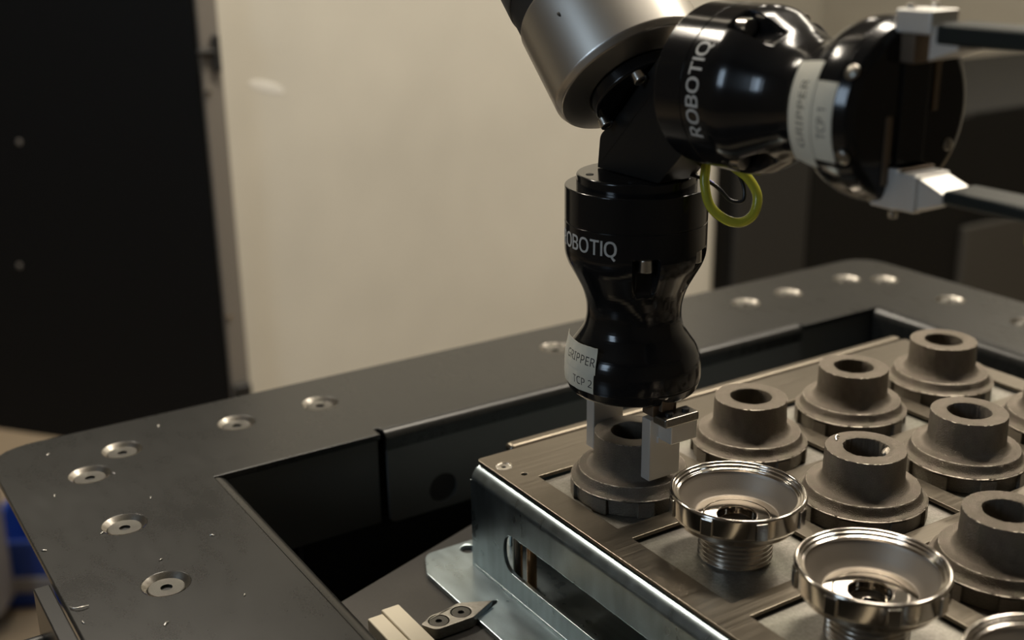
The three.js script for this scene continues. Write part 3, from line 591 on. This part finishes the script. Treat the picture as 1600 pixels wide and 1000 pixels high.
{ // small fasteners on the flank and nose of the sideways gripper
  for (const [a, d, rr] of [[-60, 149, 32], [-113, 149, 32]]) {
    const q = a * Math.PI / 180, s = part('flank_screw', new THREE.SphereGeometry(2.9, 20, 12).scale(1, 1, 0.45), M.zinc, g2);
    s.position.set(rr * Math.sin(q), -d, rr * Math.cos(q)); s.rotation.y = q;
  }
  for (const q of [1, -1]) part('channel_edge', cbox(q > 0 ? 10 : -13, q > 0 ? 13 : -10, -153, -151.6, q > 0 ? 0 : -24, q > 0 ? 24 : 0, 0.3), M.rack, g2, 'edge of the jaw channel with its lit look painted brown');  // strips carry the reflected light of the channel sides as brown colour
  for (const z of [20, -13]) { const s = part('nose_screw', new THREE.SphereGeometry(2.4, 20, 12).scale(1, 0.5, 1), M.zinc, g2); s.position.set(21, -152.4, z); }
}
{
  const o = thing('gripper_bracket', 'black wedge bracket joining both grippers to the robot arm', 'bracket', [0, 0, 0]);
  const W = [[-18.2, 130.2, 0.5], [27, 130.2, 1], [45.8, 149, 1], [45.8, 194, 0.5], [31, 191, 4], [-7, 153, 4], [-16.5, 146, 3]];
  part('wedge', sidePlate(W, -9.2, 19.5, { rad: 0.8, bevel: 0.5 }), M.wedgeBlack, o);
  const A = new THREE.Vector3(0, -Math.SQRT1_2, Math.SQRT1_2), q = new THREE.Quaternion().setFromUnitVectors(new THREE.Vector3(0, 1, 0), A);
  const f = part('mount_disc', lathe(soften([[0, 0], [23, 0, 0.3], [23, 5.5, 0.5], [22, 6.2, 0.4], [0, 6.2]], 0.4), 72, 60, 0.5), M.black, o);
  f.quaternion.copy(q); f.position.set(0, 170.4, -0.9);
  for (const [bx, bk] of [[-12.5, 15.5], [-13.5, -16], [13, 15], [15, -12]]) {
    const b = part('bolt', lathe(soften([[0, 1.6], [1.5, 1.6], [1.5, 4.4], [2.9, 4.4], [3.1, 4], [3.1, 0], [0, 0]].reverse(), 0.3), 24, 24, 0.5), M.bolt, f, 'silver socket bolt');
    b.position.set(bx, 6, -bk);
  }
}
{
  const o = thing('industrial_robot', 'silver robot wrist with a black band coming down from the top of the picture', 'robot', [0, 170.4, -0.9]);
  o.quaternion.setFromUnitVectors(new THREE.Vector3(0, 1, 0), new THREE.Vector3(0, Math.SQRT1_2, -Math.SQRT1_2));   // local +y runs up the arm
  part('end_ring', lathe(soften([[23.2, 7], [23.2, 0.3], [24, 0], [36.4, 2.2, 0.6], [37.6, 4.6, 0.4]], 0.4), 128, 60, 0.5), M.ring, o);
  part('wrist_cylinder', lathe(soften([[37.6, 4.6], [38, 5.4], [38, 45.5], [37.4, 46.4], [0, 46.4]], 0.4), 128, 60, 0.5), M.silver, o);
  part('flange_face', lathe([[0, 1.2], [23.3, 1.2]], 48), M.blackMatte, o);
  part('seal_band', lathe(soften([[0, 46.4], [37.2, 46.4], [37.2, 59.5], [0, 59.5]], 0.3), 128, 60, 0.5), M.rubber, o, 'black rubber seal band');
  part('wrist_housing', lathe(soften([[0, 59.5], [38, 59.5, 0.6], [38.2, 190, 8], [30, 205, 6], [0, 206]], 0.6), 96, 60, 0.5), M.joint, o);
  part('screw_mark', new THREE.SphereGeometry(1.3, 12, 8).scale(1, 1, 0.3).translate(-35.2, 30, 14.5), M.socket, o);
  // the rest of the arm, out of sight: a joint and a column up to the ceiling
  const col = new THREE.CylinderGeometry(40, 40, CEIL - 330, 40).translate(0, (CEIL + 330) / 2 - 170.4, -145 + 0.9);
  const inv = o.quaternion.clone().invert(); col.applyQuaternion(inv);
  part('arm_column', col, M.silver, o);
}
{ // cables below the sideways gripper
  const o = thing('cable_loop', 'translucent yellow cable looped below the sideways gripper', 'cable', [0, 0, 0]);
  part('cable', tube([[10.5, 145, 33.5], [10.8, 138, 35], [8.8, 130, 37], [9.4, 119.8, 41.2], [15, 114, 47.2], [20, 113.6, 50.6], [24.5, 116.9, 52.2], [27.2, 124.3, 51.2], [25.2, 131.8, 47], [20, 137.5, 42], [17, 143, 40]], 2.2, 90, 12), M.wire, o);
  const b = thing('thin_cable', 'thin black cable with a blue section inside the yellow loop', 'cable', [0, 0, 0]);
  part('cable', tube([[7, 133, 28], [12, 130.6, 34], [15, 127.5, 39], [19, 122, 43.5], [22.5, 122.2, 47], [24, 127, 46], [22, 136, 42], [19, 143, 41]], 0.9, 60, 8), M.wireBlack, b);
  part('blue_sleeve', tube([[11.2, 131.1, 33], [12.6, 130.3, 34.6], [14, 128.9, 37]], 1.0, 12, 8), M.wireBlue, b);
}

// ---------------------------------------------------------------- metal shavings on the table
{
  const r = seeded(21);
  const spots = [
    [-257.5, -65, 'curled bright metal shaving near the left table edge'], [-232.1, -238.2, 'tiny shaving near the rounded back left table corner'],
    [-167.2, -243.2, 'tiny shaving at the back table edge, left of the dark door foot'], [-199.4, -152.2, 'tiny shaving right of the second screw, towards the opening'],
    [-186, -94.4, 'tiny shaving midway between the front screws and the opening'], [-214.6, -85.2, 'tiny shaving just behind the frontmost screw'],
    [-192.6, -33.1, 'tiny shaving right of the frontmost screw, near the bottom of the picture'], [-259, -50.8, 'tiny shaving beside the curled shaving'],
    [-259, -125.6, 'tiny shaving at the left table edge beside the blue bin'], [-230.7, -127.6, 'tiny shaving touching the left side of the second screw'],
    [-207.5, -192.7, 'tiny shaving right of the third screw in the left row'], [-240.9, -182.9, 'tiny shaving left of the third screw in the left row'],
    [-229.1, -29.7, 'tiny shaving in front of the frontmost screw']];
  spots.forEach(([x, z, label], i) => {
    const a = r() * 6.28, l = 0.7 + r() * 0.9, bend = r() * 0.5, y = TT + 0.3, c = Math.cos(a), s = Math.sin(a);
    const g = i === 0
      ? tube([[-3.5, 0.3, -1], [-2.2, 0.6, 1.6], [0.6, 0.9, 3], [3.8, 0.5, 2.6]].map(([p, q, t]) => [x + p, y + q, z + t]), 0.28, 20, 6)
      : tube([[x - c * l, y, z - s * l], [x - s * bend, y + 0.3, z + c * bend], [x + c * l, y, z + s * l]], 0.26, 8, 6);
    solo('metal_shaving', g, M.shaving, label, 'shaving', 'small metal shavings on the table');
  });
}

// ---------------------------------------------------------------- millimetres to metres
{
  const done = new Set();
  scene.traverse((n) => {
    if (n.isLight || n.isCamera) return;
    n.position.multiplyScalar(0.001);
    if (n.isMesh && !done.has(n.geometry)) { done.add(n.geometry); n.geometry.scale(0.001, 0.001, 0.001); }
  });
}
renderer.render(scene, camera);
